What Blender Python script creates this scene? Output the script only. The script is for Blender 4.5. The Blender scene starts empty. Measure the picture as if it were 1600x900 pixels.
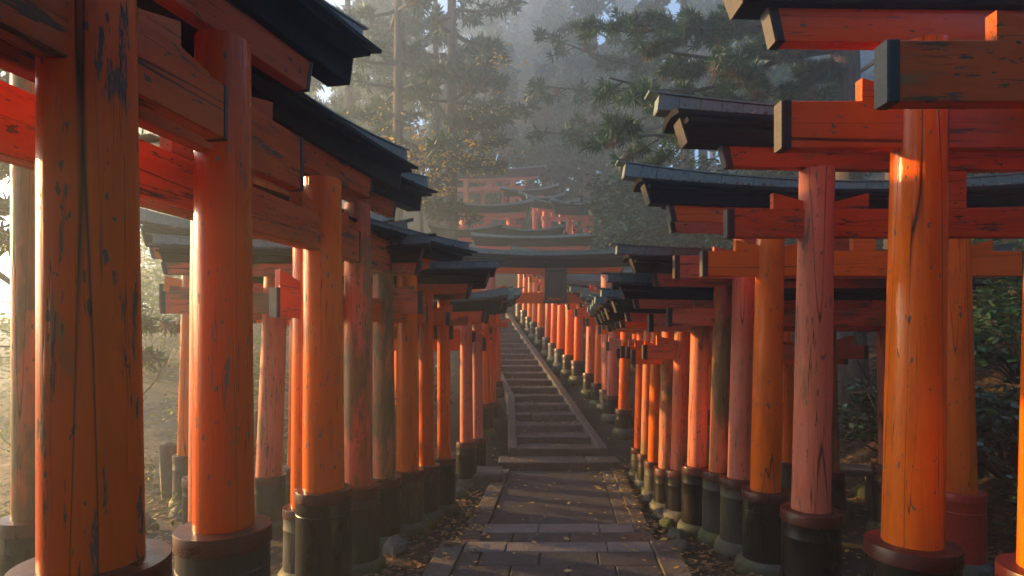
import bpy, math, random
from mathutils import Vector, Matrix, noise as mnoise
R = math.radians
random.seed(7)
SC = bpy.context.scene
COL = SC.collection
# ------------------------------------------------------------------ camera, sky, sun, exposure
F, HZ, EYE = 920.0, 530.0, 1.75          # focal length (px of a 1600 wide frame), horizon row, eye height
cam_d = bpy.data.cameras.new('camera'); cam = bpy.data.objects.new('camera', cam_d); COL.objects.link(cam)
cam.location = (0, 0, EYE); cam.rotation_euler = (R(90), 0, 0)
cam_d.sensor_width = 36; cam_d.lens = 36 * F / 1600; cam_d.shift_y = (HZ - 450) / 1600
cam_d.clip_start = 0.05; cam_d.clip_end = 400
SC.camera = cam
SUN_AZ, SUN_EL = -69, 13                  # degrees from the view axis (negative = left), above the horizon
w = bpy.data.worlds.new('World'); SC.world = w; w.use_nodes = True
wn = w.node_tree; bg = wn.nodes['Background']
sky = wn.nodes.new('ShaderNodeTexSky'); sky.sky_type = 'NISHITA'; sky.sun_disc = False
sky.sun_elevation = R(SUN_EL); sky.sun_rotation = R(SUN_AZ % 360); sky.air_density = 1.0; sky.dust_density = 1.2; sky.ozone_density = 3.5
wn.links.new(sky.outputs[0], bg.inputs[0]); bg.inputs[1].default_value = 0.15
sl = bpy.data.lights.new('sun', 'SUN'); so = bpy.data.objects.new('sun', sl); COL.objects.link(so)
sl.energy = 4.5; sl.angle = R(1.2); sl.color = (1.0, 0.55, 0.17)
sdir = Vector((math.sin(R(SUN_AZ)) * math.cos(R(SUN_EL)), math.cos(R(SUN_AZ)) * math.cos(R(SUN_EL)), math.sin(R(SUN_EL))))
so.rotation_euler = sdir.to_track_quat('Z', 'Y').to_euler(); so.location = sdir * 40
vs = SC.view_settings; vs.view_transform = 'Standard'; vs.look = 'None'; vs.gamma = 1; vs.use_curve_mapping = False
vs.exposure = 1.72
SC.render.engine = 'CYCLES'
cy = SC.cycles; cy.use_denoising = True; cy.max_bounces = 6; cy.diffuse_bounces = 3; cy.glossy_bounces = 2
cy.transmission_bounces = 2; cy.volume_bounces = 2; cy.transparent_max_bounces = 4; cy.use_adaptive_sampling = True
cy.adaptive_threshold = 0.02; cy.caustics_reflective = False; cy.caustics_refractive = False

# ------------------------------------------------------------------ helpers
def at(px, py, d):
    return Vector(((px - 800) / F * d, d, EYE + (HZ - py) / F * d))
def xat(px, d): return (px - 800) / F * d
def zat(py, d): return EYE + (HZ - py) / F * d
def fbm(x, y, z=0.0, s=1.0): return mnoise.fractal(Vector((x * s, y * s, z * s)), 1.0, 2.0, 4)
def sstep(a, b, x):
    t = min(1, max(0, (x - a) / (b - a))); return t * t * (3 - 2 * t)

class MB:
    def __init__(s): s.v = []; s.f = []; s.m = []
    def quad(s, pts, m=0):
        n = len(s.v); s.v += [tuple(p) for p in pts]; s.f.append(tuple(range(n, n + len(pts)))); s.m.append(m)
    def box(s, x0, x1, y0, y1, z0, z1, c=0.0):
        if c <= 0:
            n = len(s.v)
            s.v += [(x0,y0,z0),(x1,y0,z0),(x1,y1,z0),(x0,y1,z0),(x0,y0,z1),(x1,y0,z1),(x1,y1,z1),(x0,y1,z1)]
            for f in ((3,2,1,0),(4,5,6,7),(0,1,5,4),(1,2,6,5),(2,3,7,6),(3,0,4,7)): s.f.append(tuple(n+i for i in f)); s.m.append(0)
        else:
            s.rings([[(x0+c,y0+c,z0),(x1-c,y0+c,z0),(x1-c,y1-c,z0),(x0+c,y1-c,z0)],
                     [(x0,y0,z0+c),(x1,y0,z0+c),(x1,y1,z0+c),(x0,y1,z0+c)],
                     [(x0,y0,z1-c),(x1,y0,z1-c),(x1,y1,z1-c),(x0,y1,z1-c)],
                     [(x0+c,y0+c,z1),(x1-c,y0+c,z1),(x1-c,y1-c,z1),(x0+c,y1-c,z1)]])
        return s
    def rings(s, rs, caps=True, m=0):
        n = len(s.v); k = len(rs[0])
        for r in rs: s.v += [tuple(p) for p in r]
        for i in range(len(rs) - 1):
            for j in range(k):
                a = n + i*k + j; b = n + i*k + (j+1) % k
                s.f.append((a, b, b + k, a + k)); s.m.append(m)
        if caps:
            s.f.append(tuple(n + j for j in reversed(range(k)))); s.m.append(m)
            e = n + (len(rs)-1)*k; s.f.append(tuple(e + j for j in range(k))); s.m.append(m)
        return s
    def lathe(s, prof, seg=32, cx=0, cy=0, wob=0.0, seed=0, lean=(0, 0), caps=True):
        rs = []
        for r, z in prof:
            ring = []
            for j in range(seg):
                a = 2*math.pi*j/seg
                rr = r * (1 + wob * mnoise.noise(Vector((math.cos(a)*1.3 + seed, math.sin(a)*1.3, z*1.5))))
                ring.append((cx + lean[0]*z + rr*math.cos(a), cy + lean[1]*z + rr*math.sin(a), z))
            rs.append(ring)
        return s.rings(rs, caps)
    def tube(s, pts, rad, seg=6, m=0):
        rs = []
        for i, p in enumerate(pts):
            p = Vector(p); q = Vector(pts[min(i+1, len(pts)-1)]); o = Vector(pts[max(i-1, 0)])
            t = (q - o).normalized(); u = t.orthogonal().normalized() if abs(t.z) < .9 else Vector((1,0,0)).cross(t).normalized()
            if abs(t.z) < .9: u = Vector((0,0,1)).cross(t).normalized()
            v = t.cross(u); r = rad[i] if isinstance(rad, (list, tuple)) else rad
            rs.append([p + (u*math.cos(2*math.pi*j/seg) + v*math.sin(2*math.pi*j/seg))*r for j in range(seg)])
        return s.rings(rs, True, m)
    def mesh(s, name, mats, smooth=False):
        me = bpy.data.meshes.new(name); me.from_pydata(s.v, [], s.f)
        for m in (mats if isinstance(mats, (list, tuple)) else [mats]): me.materials.append(m)
        if any(s.m): me.polygons.foreach_set('material_index', s.m)
        if smooth: me.polygons.foreach_set('use_smooth', [True]*len(s.f))
        me.update(); return me
    def build(s, name, mats, parent=None, smooth=False, loc=None, kind=None):
        return put(name, s.mesh(name, mats, smooth), parent, loc, kind)

def put(name, me, parent=None, loc=None, kind=None):
    o = bpy.data.objects.new(name, me); COL.objects.link(o)
    if parent: o.parent = parent
    if loc is not None: o.location = loc
    if kind: o['kind'] = kind
    return o
def tag(o, label, cat, group=None, kind=None):
    o['label'] = label; o['category'] = cat
    if group: o['group'] = group
    if kind: o['kind'] = kind
    return o
def empty(name, loc, rz=0):
    o = bpy.data.objects.new(name, None); COL.objects.link(o); o.location = loc; o.rotation_euler = (0, 0, rz); o.empty_display_size = .1
    return o
def smooth_angle(me, deg=35):
    me.polygons.foreach_set('use_smooth', [True]*len(me.polygons)); me.set_sharp_from_angle(angle=R(deg))

# ------------------------------------------------------------------ materials
def new_mat(name):
    m = bpy.data.materials.new(name); m.use_nodes = True
    nt = m.node_tree; return m, nt, nt.nodes['Principled BSDF']
def N(nt, typ, **kw):
    n = nt.nodes.new(typ)
    for k, v in kw.items():
        if k in n.inputs: n.inputs[k].default_value = v
        else: setattr(n, k, v)
    return n
def ramp(nt, src, p0, p1, c0=(0,0,0,1), c1=(1,1,1,1)):
    r = nt.nodes.new('ShaderNodeValToRGB'); r.color_ramp.elements[0].position = p0; r.color_ramp.elements[1].position = p1
    r.color_ramp.elements[0].color = c0; r.color_ramp.elements[1].color = c1
    nt.links.new(src, r.inputs[0]); return r.outputs[0]
def mix(nt, fac, a, b, blend='MIX'):
    n = nt.nodes.new('ShaderNodeMix'); n.data_type = 'RGBA'; n.blend_type = blend
    for i, val in ((0, fac), (6, a), (7, b)):
        if hasattr(val, 'links'): nt.links.new(val, n.inputs[i])
        else: n.inputs[i].default_value = val if i == 0 else (*val, 1)
    return n.outputs[2]
def coords(nt, scale, rnd=True, src='Object'):
    tc = nt.nodes.new('ShaderNodeTexCoord'); mp = nt.nodes.new('ShaderNodeMapping')
    mp.inputs['Scale'].default_value = scale
    nt.links.new(tc.outputs[src], mp.inputs[0])
    if rnd:
        oi = nt.nodes.new('ShaderNodeObjectInfo'); mu = nt.nodes.new('ShaderNodeMath'); mu.operation = 'MULTIPLY'; mu.inputs[1].default_value = 37.0
        nt.links.new(oi.outputs['Random'], mu.inputs[0])
        cb = nt.nodes.new('ShaderNodeCombineXYZ')
        for i in range(3): nt.links.new(mu.outputs[0], cb.inputs[i])
        nt.links.new(cb.outputs[0], mp.inputs['Location'])
    return mp.outputs[0]
def noise_n(nt, vec, scale, detail=6, rough=.6):
    n = nt.nodes.new('ShaderNodeTexNoise'); n.inputs['Scale'].default_value = scale; n.inputs['Detail'].default_value = detail
    n.inputs['Roughness'].default_value = rough; nt.links.new(vec, n.inputs['Vector']); return n.outputs[0]
def bump(nt, bs, h, strength=.3, dist=.01):
    b = nt.nodes.new('ShaderNodeBump'); b.inputs['Strength'].default_value = strength; b.inputs['Distance'].default_value = dist
    nt.links.new(h, b.inputs['Height']); nt.links.new(b.outputs[0], bs.inputs['Normal'])

def paint(name, base, faded, fade, wear, olive=0.0, rough=.3, axis='z', wood=(.10,.075,.055), stain=.48, spec=.3):
    """old vermilion lacquer over timber; grain runs along the given local axis"""
    m, nt, bs = new_mat(name)
    st = (lambda a, b: (a, a, b) if axis == 'z' else (b, a, a))
    big = noise_n(nt, coords(nt, st(2.2, .7)), 1.6, 4)
    col = mix(nt, ramp(nt, big, .62 - fade*.5, .80 - fade*.35), base, faded)
    dirt = noise_n(nt, coords(nt, st(9, 1.6)), 1.0, 6, .65)
    col = mix(nt, ramp(nt, dirt, stain, stain + .42), col, tuple(c*.42 for c in base))
    if olive > 0:
        om = noise_n(nt, coords(nt, st(5, 1.3)), 1.1, 6, .65)
        of = ramp(nt, om, .66 - olive*.42, .74 - olive*.36)
        oc = mix(nt, noise_n(nt, coords(nt, st(30, 5)), 1.0, 3), (.10,.075,.025), (.26,.17,.06))
        col = mix(nt, of, col, oc)
    wm = noise_n(nt, coords(nt, st(17, 1.9)), 1.3, 9, .74)
    wa = nt.nodes.new('ShaderNodeMath'); wa.operation = 'MULTIPLY_ADD'; wa.inputs[1].default_value = .32; nt.links.new(dirt, wa.inputs[0]); nt.links.new(wm, wa.inputs[2])
    wf0 = ramp(nt, wa.outputs[0], .86 - wear*.25, .875 - wear*.25)
    dots = ramp(nt, noise_n(nt, coords(nt, st(42, 16)), 1.0, 2, .5), .69 - wear*.04, .70 - wear*.04)
    wx = nt.nodes.new('ShaderNodeMath'); wx.operation = 'MAXIMUM'; nt.links.new(wf0, wx.inputs[0]); nt.links.new(dots, wx.inputs[1]); wf = wx.outputs[0]
    wc = mix(nt, noise_n(nt, coords(nt, st(60, 4)), 1.0, 3), wood, tuple(min(1, c*2.2) for c in wood))
    col = mix(nt, wf, col, wc)
    ck = noise_n(nt, coords(nt, st(22, .55)), 1.0, 3, .5)             # drying cracks along the grain
    w1 = nt.nodes.new('ShaderNodeMath'); w1.operation = 'SUBTRACT'; w1.inputs[1].default_value = .5; nt.links.new(ck, w1.inputs[0])
    w2 = nt.nodes.new('ShaderNodeMath'); w2.operation = 'ABSOLUTE'; nt.links.new(w1.outputs[0], w2.inputs[0])
    cm = ramp(nt, noise_n(nt, coords(nt, st(4, .5)), 1.7, 2), .50, .58)
    cf0 = ramp(nt, w2.outputs[0], 0.0, .008, (1,1,1,1), (0,0,0,1))
    mm = nt.nodes.new('ShaderNodeMath'); mm.operation = 'MULTIPLY'; nt.links.new(cm, mm.inputs[0]); nt.links.new(cf0, mm.inputs[1])
    ck2 = noise_n(nt, coords(nt, st(6.5, .16)), 1.0, 2, .4)           # long seams
    w3 = nt.nodes.new('ShaderNodeMath'); w3.operation = 'SUBTRACT'; w3.inputs[1].default_value = .47; nt.links.new(ck2, w3.inputs[0])
    w4 = nt.nodes.new('ShaderNodeMath'); w4.operation = 'ABSOLUTE'; nt.links.new(w3.outputs[0], w4.inputs[0])
    seam = ramp(nt, w4.outputs[0], 0.0, .0045, (1,1,1,1), (0,0,0,1))
    m2 = nt.nodes.new('ShaderNodeMath'); m2.operation = 'MAXIMUM'; nt.links.new(seam, m2.inputs[0]); nt.links.new(mm.outputs[0], m2.inputs[1]); mm = m2
    col = mix(nt, mm.outputs[0], col, (.02,.012,.008))
    nt.links.new(col, bs.inputs['Base Color'])
    rr = nt.nodes.new('ShaderNodeMix'); rr.data_type = 'FLOAT'
    nt.links.new(wf, rr.inputs[0]); rr.inputs[2].default_value = rough; rr.inputs[3].default_value = .8
    rn = nt.nodes.new('ShaderNodeMath'); rn.operation = 'MULTIPLY_ADD'; rn.inputs[1].default_value = .35; nt.links.new(dirt, rn.inputs[0]); nt.links.new(rr.outputs[0], rn.inputs[2])
    sb = nt.nodes.new('ShaderNodeMath'); sb.operation = 'SUBTRACT'; sb.inputs[1].default_value = .15; nt.links.new(rn.outputs[0], sb.inputs[0])
    nt.links.new(sb.outputs[0], bs.inputs['Roughness']); bs.inputs['Specular IOR Level'].default_value = spec
    grain = noise_n(nt, coords(nt, st(45, 3)), 1.0, 4, .6)
    h = nt.nodes.new('ShaderNodeMath'); h.operation = 'SUBTRACT'; nt.links.new(grain, h.inputs[0])
    hs = nt.nodes.new('ShaderNodeMath'); hs.operation = 'ADD'; nt.links.new(wf, hs.inputs[0]); nt.links.new(mm.outputs[0], hs.inputs[1]); nt.links.new(hs.outputs[0], h.inputs[1])
    bump(nt, bs, h.outputs[0], .35, .004)
    return m
def rough_mat(name, c1, c2, scale=4, rough=.8, bstr=.4, bdist=.02, moss=None, mossamt=.5, src='Object', stretch=(1,1,1), rough2=None, spec=.5, rnd=True):
    m, nt, bs = new_mat(name)
    v = coords(nt, stretch, rnd, src)
    n1 = noise_n(nt, v, scale, 8, .65); col = mix(nt, ramp(nt, n1, .3, .7), c1, c2)
    n3 = noise_n(nt, v, scale*9, 5, .7)
    col = mix(nt, ramp(nt, n3, .35, .75), col, tuple(c*.45 for c in c1))
    if moss:
        n2 = noise_n(nt, v, scale*.6, 7, .7); col = mix(nt, ramp(nt, n2, .72 - mossamt*.4, .82 - mossamt*.4), col, moss)
    nt.links.new(col, bs.inputs['Base Color'])
    bs.inputs['Specular IOR Level'].default_value = spec
    if rough2 is not None:
        nt.links.new(ramp(nt, n1, .35, .65, (rough,)*3+(1,), (rough2,)*3+(1,)), bs.inputs['Roughness'])
    else: bs.inputs['Roughness'].default_value = rough
    bump(nt, bs, n3, bstr, bdist)
    return m
def leaf_mat(name, c1, c2, rough=.5, trans=.3, spec=.4):
    m, nt, bs = new_mat(name)
    g = nt.nodes.new('ShaderNodeNewGeometry')
    col = mix(nt, g.outputs['Random Per Island'], c1, c2)
    nt.links.new(col, bs.inputs['Base Color']); bs.inputs['Roughness'].default_value = rough; bs.inputs['Specular IOR Level'].default_value = spec
    tr = nt.nodes.new('ShaderNodeBsdfTranslucent'); nt.links.new(col, tr.inputs[0])
    mx = nt.nodes.new('ShaderNodeMixShader'); mx.inputs[0].default_value = trans
    out = nt.nodes['Material Output']
    nt.links.new(bs.outputs[0], mx.inputs[1]); nt.links.new(tr.outputs[0], mx.inputs[2]); nt.links.new(mx.outputs[0], out.inputs[0])
    return m

VERM = (.80,.150,.002); VERM2 = (.70,.105,.001); PINK = (.58,.18,.11); BEAM = (.56,.090,.004)
PM = {}
for ax in 'zx':
    PM['orange'+ax] = paint('orange_lacquer_'+ax, VERM, (.72,.15,.010), .35, .15, 0, .17, ax)
    PM['red'+ax] = paint('red_lacquer_'+ax, VERM2, (.60,.095,.004), .4, .25, 0, .24, ax)
    PM['chip'+ax] = paint('chipped_lacquer_'+ax, VERM2, (.58,.075,.003), .5, .42, .10, .3, ax, (.06,.045,.04), spec=.16)
    PM['pink'+ax] = paint('faded_lacquer_'+ax, (.60,.13,.05), PINK, .85, .35, .1, .55, ax)
    PM['worn'+ax] = paint('worn_lacquer_'+ax, (.60,.12,.03), PINK, .4, .42, .44, .45, ax)
    PM['olive'+ax] = paint('mossy_lacquer_'+ax, (.60,.14,.03), (.5,.18,.08), .45, .45, .54, .45, ax)
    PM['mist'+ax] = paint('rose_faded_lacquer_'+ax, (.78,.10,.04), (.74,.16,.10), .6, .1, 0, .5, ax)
    PM['beam'+ax] = paint('weathered_beam_lacquer_'+ax, BEAM, (.50,.11,.025), .5, .48, .16, .5, ax, (.07,.045,.03), .44, .16)
MAROON = rough_mat('maroon_collar_paint', (.055,.007,.006), (.09,.011,.008), 6, .22, .15, .004, (.35,.30,.27), .12, rough2=.5)
REDCOL = rough_mat('red_collar_paint', (.42,.025,.012), (.5,.04,.016), 6, .3, .15, .004)
BLACK = rough_mat('black_sleeve_lacquer', (.008,.008,.009), (.02,.018,.016), 3, .2, .25, .006, (.085,.085,.035), .30, stretch=(3,3,.8), rough2=.45, spec=.22)
BLACKM = rough_mat('mossy_black_sleeve', (.02,.02,.018), (.05,.045,.035), 3, .35, .3, .006, (.08,.08,.03), .48, stretch=(3,3,.8), rough2=.7)
BAND = rough_mat('black_end_paint', (.012,.013,.016), (.025,.025,.028), 8, .5, .3, .004)
PLATE = rough_mat('aged_tin_plate', (.06,.052,.042), (.12,.10,.075), 10, .5, .2, .003)
ROOFB = rough_mat('black_roof_timber', (.008,.007,.007), (.022,.017,.014), 6, .65, .5, .01, stretch=(.3,3,3), spec=.18)
RIDGE = rough_mat('verdigris_ridge_metal', (.15,.22,.23), (.27,.35,.35), 5, .35, .2, .004, (.05,.065,.06), .35, rough2=.6)
BSTONE = rough_mat('mossy_base_stone', (.06,.062,.047), (.13,.125,.095), 5, .5, .5, .01, (.045,.065,.015), .66, rough2=.8)
PAVE = rough_mat('wet_paving_stone', (.038,.042,.046), (.078,.084,.090), 3.2, .38, .9, .012, rough2=.65, src='Object')
NOSE = rough_mat('pale_nosing_granite', (.17,.165,.165), (.30,.29,.28), 9, .5, .8, .008)
STEP = rough_mat('stair_stone', (.08,.072,.066), (.16,.145,.13), 2.6, .5, .6, .012, (.05,.055,.025), .25, rough2=.75)
SOIL = rough_mat('damp_forest_soil', (.028,.021,.015), (.06,.044,.028), .8, .85, .9, .04, (.035,.05,.015), .3, rnd=False)
ROCK = rough_mat('mossy_rock', (.08,.078,.07), (.16,.15,.13), 2.5, .7, .8, .03, (.06,.085,.015), .6)
BARK = rough_mat('cedar_bark', (.06,.045,.036), (.26,.20,.16), 3.0, .9, 1.0, .05, (.07,.08,.04), .25, stretch=(4,4,.35))
TWIG = rough_mat('twig_bark', (.05,.038,.03), (.09,.07,.055), 5, .85, .5, .01)
OLDWOOD = rough_mat('grey_old_wood', (.10,.085,.065), (.18,.155,.12), 5, .8, .6, .01, (.09,.10,.04), .3, stretch=(3,3,.5))
PLQ = rough_mat('plaque_dark_wood', (.045,.032,.024), (.085,.06,.042), 6, .6, .4, .006)
PLQI = rough_mat('plaque_inner_board', (.07,.035,.028), (.10,.05,.04), 6, .6, .4, .006)
CEDAR = leaf_mat('cedar_needles', (.016,.055,.026), (.04,.105,.04), .55, .25)
CEDARB = leaf_mat('brown_cedar_needles', (.13,.07,.035), (.22,.12,.06), .7, .25)
CAMEL = leaf_mat('glossy_shrub_leaves', (.02,.065,.035), (.045,.12,.05), .25, .15, .7)
GREEN = leaf_mat('fresh_green_leaves', (.06,.12,.02), (.16,.20,.03), .5, .45)
MAPLE = leaf_mat('yellow_maple_leaves', (.62,.44,.05), (.55,.32,.04), .55, .5)
LITTER = leaf_mat('brown_leaf_litter', (.12,.065,.032), (.34,.19,.09), .6, .1)
LITY = leaf_mat('yellow_fallen_leaves', (.62,.44,.10), (.50,.30,.07), .55, .1)

# ------------------------------------------------------------------ terrain
STEP_Y0, RISE, TREAD, NST = 7.85, .11, .39, 21
def stairz(y):
    if y < STEP_Y0: return 0.0
    z = min(RISE*NST, (y - STEP_Y0)*RISE/TREAD + .05)
    if y > 16.0: z += .40*min(y - 16, 24) + .22*max(0, y - 40)
    return z
def g(x, y):
    near = max(0, .53 - .175*(max(y, 0) - 1.5)) if x < .35 else max(0, .30 - .115*(max(y, 0) - 2))
    if y < 0: near = min(near, .5)
    hillf = .25 + .75*sstep(-16, -5, x)
    z = stairz(y) if y < 16 else RISE*NST + (stairz(y) - RISE*NST)*hillf
    z += near*sstep(.9, 1.1, abs(x - .35)) + (.1 - .0)*0
    z -= .05
    hx = max(0, x - 4.1 - max(0, y - 12)*.15)
    z += min(8, .72*hx)*(1 - .6*sstep(16, 40, y))
    lx = max(0, -4.2 - x)
    z -= min(2.2, .16*lx)*(1 - .5*sstep(16, 40, y))
    z += 3.6*sstep(-15, -28, x)*(1 - sstep(14, 30, y))
    ed = sstep(1.5, 3.5, abs(x - .35))
    z += .05*fbm(x, y, 0, .9)*ed + .35*fbm(x, y, 3, .22)*sstep(4, 10, abs(x)) + .5*fbm(x, y, 7, .12)*sstep(17, 26, y)
    return z
def axis_pts(segs):
    out = []
    for a, b, st in segs:
        n = max(1, round((b - a)/st)); out += [a + (b - a)*i/n for i in range(n)]
    return out + [segs[-1][1]]
gx = axis_pts([(-30, -20, 2), (-20, -6, 1), (-6, 8, .22), (8, 20, .8), (20, 40, 4)])
gy = axis_pts([(-22, -6, 2), (-6, 0, 1), (0, 14, .22), (14, 30, .6), (30, 56, 2)])
mb = MB()
STAIRX = lambda y: .64 - (.17*max(0, y - 8.5))
def under(x, y):            # keep the soil below the paving and the stairs
    if y < STEP_Y0 and abs(x - (.40 + .085*(y - 5.09))) < 1.0: return -.12 if y > 4.4 else -.12
    if STEP_Y0 <= y < 17 and abs(x - STAIRX(y)) < .78: return -.28
    return 0
for y in gy:
    for x in gx: mb.v.append((x, y, g(x, y) + under(x, y)))
nx = len(gx)
for j in range(len(gy)-1):
    for i in range(nx-1):
        a = j*nx + i; mb.f.append((a, a+1, a+1+nx, a+nx)); mb.m.append(0)
mb.build('ground', SOIL, smooth=True, kind='structure'); mb_ground = mb.v

# ------------------------------------------------------------------ paved path
PC = lambda y: .40 + .085*(y - 5.09)
path = MB()
path.box(-.46, 1.17, -1.2, 4.45, -.1, .18)
path = path.build('path', SOIL, kind='structure')
def stone(parent, name, pts, z0, z1, mat, c=.008):
    """a block with four plan corners (counter-clockwise), chamfered top; the object origin is its centre"""
    cx = sum(p[0] for p in pts)/4; cy = sum(p[1] for p in pts)/4
    dz = random.uniform(-.004, .004)
    def ring(ins, z): 
        out = []
        for p in pts:
            dx = p[0]-cx; dy = p[1]-cy
            out.append((dx - math.copysign(min(ins, abs(dx)), dx), dy - math.copysign(min(ins, abs(dy)), dy), z))
        return out
    m = MB(); m.rings([ring(.003, z0), ring(.003, z1+dz-c), ring(c+.003, z1+dz)])
    o = m.build(name, mat, parent); o.location = (cx, cy, 0); return o
def prow(y0, y1, xs, z0, z1, mat, name='paving_stone'):
    for a, b in zip(xs[:-1], xs[1:]):
        stone(path, name, [(PC(y0)+a, y0), (PC(y0)+b, y0), (PC(y1)+b, y1), (PC(y1)+a, y1)], z0, z1, mat)
U_ = lambda: random.uniform(-.06, .06)
yy = [-1.0, .2, 1.0, 1.6, 2.1, 2.5, 2.85, 3.15, 3.45, 3.75, 4.03, 4.3]
for i, (a, b) in enumerate(zip(yy[:-1], yy[1:])):
    o = .12 if i % 2 else -.1
    prow(a, b, [-.70, -.42+o*.8+U_(), -.05+o+U_(), .33+o*.6+U_(), .70], -.05, .20, PAVE)
prow(4.3, 4.5, [-.70, -.385, .37, .70], -.05, .205, NOSE, 'nosing_stone')
for a, b in ((-1, .6), (.6, 2.2), (2.2, 3.5), (3.5, 4.5)):
    prow(a, b, [-.885, -.70], -.05, .215, STEP, 'kerb_stone'); prow(a, b, [.70, .885], -.05, .215, STEP, 'kerb_stone')
prow(4.5, 4.78, [-.70, -.2, .33, .70], -.15, .085, PAVE); prow(4.78, 5.06, [-.70, -.38, .1, .70], -.15, .085, PAVE)
prow(5.06, 5.29, [-.66, -.17, .36, .66], -.15, .095, NOSE, 'nosing_stone')
y0 = 5.29
for k, y1 in enumerate((6.9, 7.84)):
    prow(y0, y1, [-.66, .56], -.15, .0, PAVE); prow(y0, y1, [.56, .70], -.15, .004, STEP, 'edging_stone')
    y0 = y1
for a, b in ((4.5, 5.3), (5.3, 6.2), (6.2, 7.0), (7.0, 7.84)):
    prow(a, b, [-.84, -.70 if a < 5 else -.66], -.15, .025, STEP, 'kerb_stone'); prow(a, b, [.70, .84], -.15, .025, STEP, 'kerb_stone')

# ------------------------------------------------------------------ stairs
XR = lambda y: 1.335 - .176*(y - 8.3)                      # outer right kerb
def XL(y): return -.05 - .016*(y - 8.3) if y < 10.2 else -.08 - .20*(y - 10.2)
stairs = MB(); stairs.box(-.1, 1.3, 8.2, 8.9, -.2, .05)
stairs = stairs.build('stairs', SOIL, kind='structure')
for i in range(NST):
    ya = STEP_Y0 + TREAD*i; yb = ya + TREAD + .05; z1 = RISE*(i+1)
    if i == 0: l, r, l2, r2 = -.185, 1.46, -.185, 1.46
    else: l, r, l2, r2 = XL(ya)+.12, XR(ya)-.12, XL(yb)+.12, XR(yb)-.12
    n = 2 if random.random() < .6 else 3
    cuts = [0] + sorted(random.uniform(.25, .75) if n == 2 else (k + random.uniform(-.1, .1))/3 for k in range(1, n)) + [1]
    for a, b in zip(cuts[:-1], cuts[1:]):
        jy = random.uniform(-.012, .012)
        stone(stairs, 'step_stone', [(l+(r-l)*a, ya+jy), (l+(r-l)*b, ya+jy), (l2+(r2-l2)*b, yb), (l2+(r2-l2)*a, yb)], z1-.17, z1, STEP, .014)
def kerb(parent, y0, y1, X, w, n):
    for k in range(n):
        a = y0 + (y1-y0)*k/n + .004; b = y0 + (y1-y0)*(k+1)/n - .004
        za = (a - STEP_Y0)*RISE/TREAD + .12; zb = (b - STEP_Y0)*RISE/TREAD + .12
        m = MB(); xa, xb = X(a), X(b); c = .012
        m.rings([[(xa, a, za-.5), (xa+w, a, za-.5), (xb+w, b, zb-.5), (xb, b, zb-.5)],
                 [(xa, a, za-c), (xa+w, a, za-c), (xb+w, b, zb-c), (xb, b, zb-c)],
                 [(xa+c, a+c, za), (xa+w-c, a+c, za), (xb+w-c, b-c, zb), (xb+c, b-c, zb)]])
        m.build('kerb_stone', STEP, parent)
kerb(stairs, 8.24, 10.2, lambda y: XL(y), .125, 2)
kerb(stairs, 10.2, 16.2, XL, .125, 6)
kerb(stairs, 8.24, 16.2, lambda y: XR(y)-.125, .125, 8)
for k in range(4):
    ya = 16.03 + k*.9
    stone(stairs, 'landing_stone', [(XL(16)-.16*(ya-16), ya), (XR(16)-.16*(ya-16), ya), (XR(16)-.16*(ya-15.1), ya+.88), (XL(16)-.16*(ya-15.1), ya+.88)], 2.1+.3*k, 2.31+.33*k, STEP)

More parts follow.
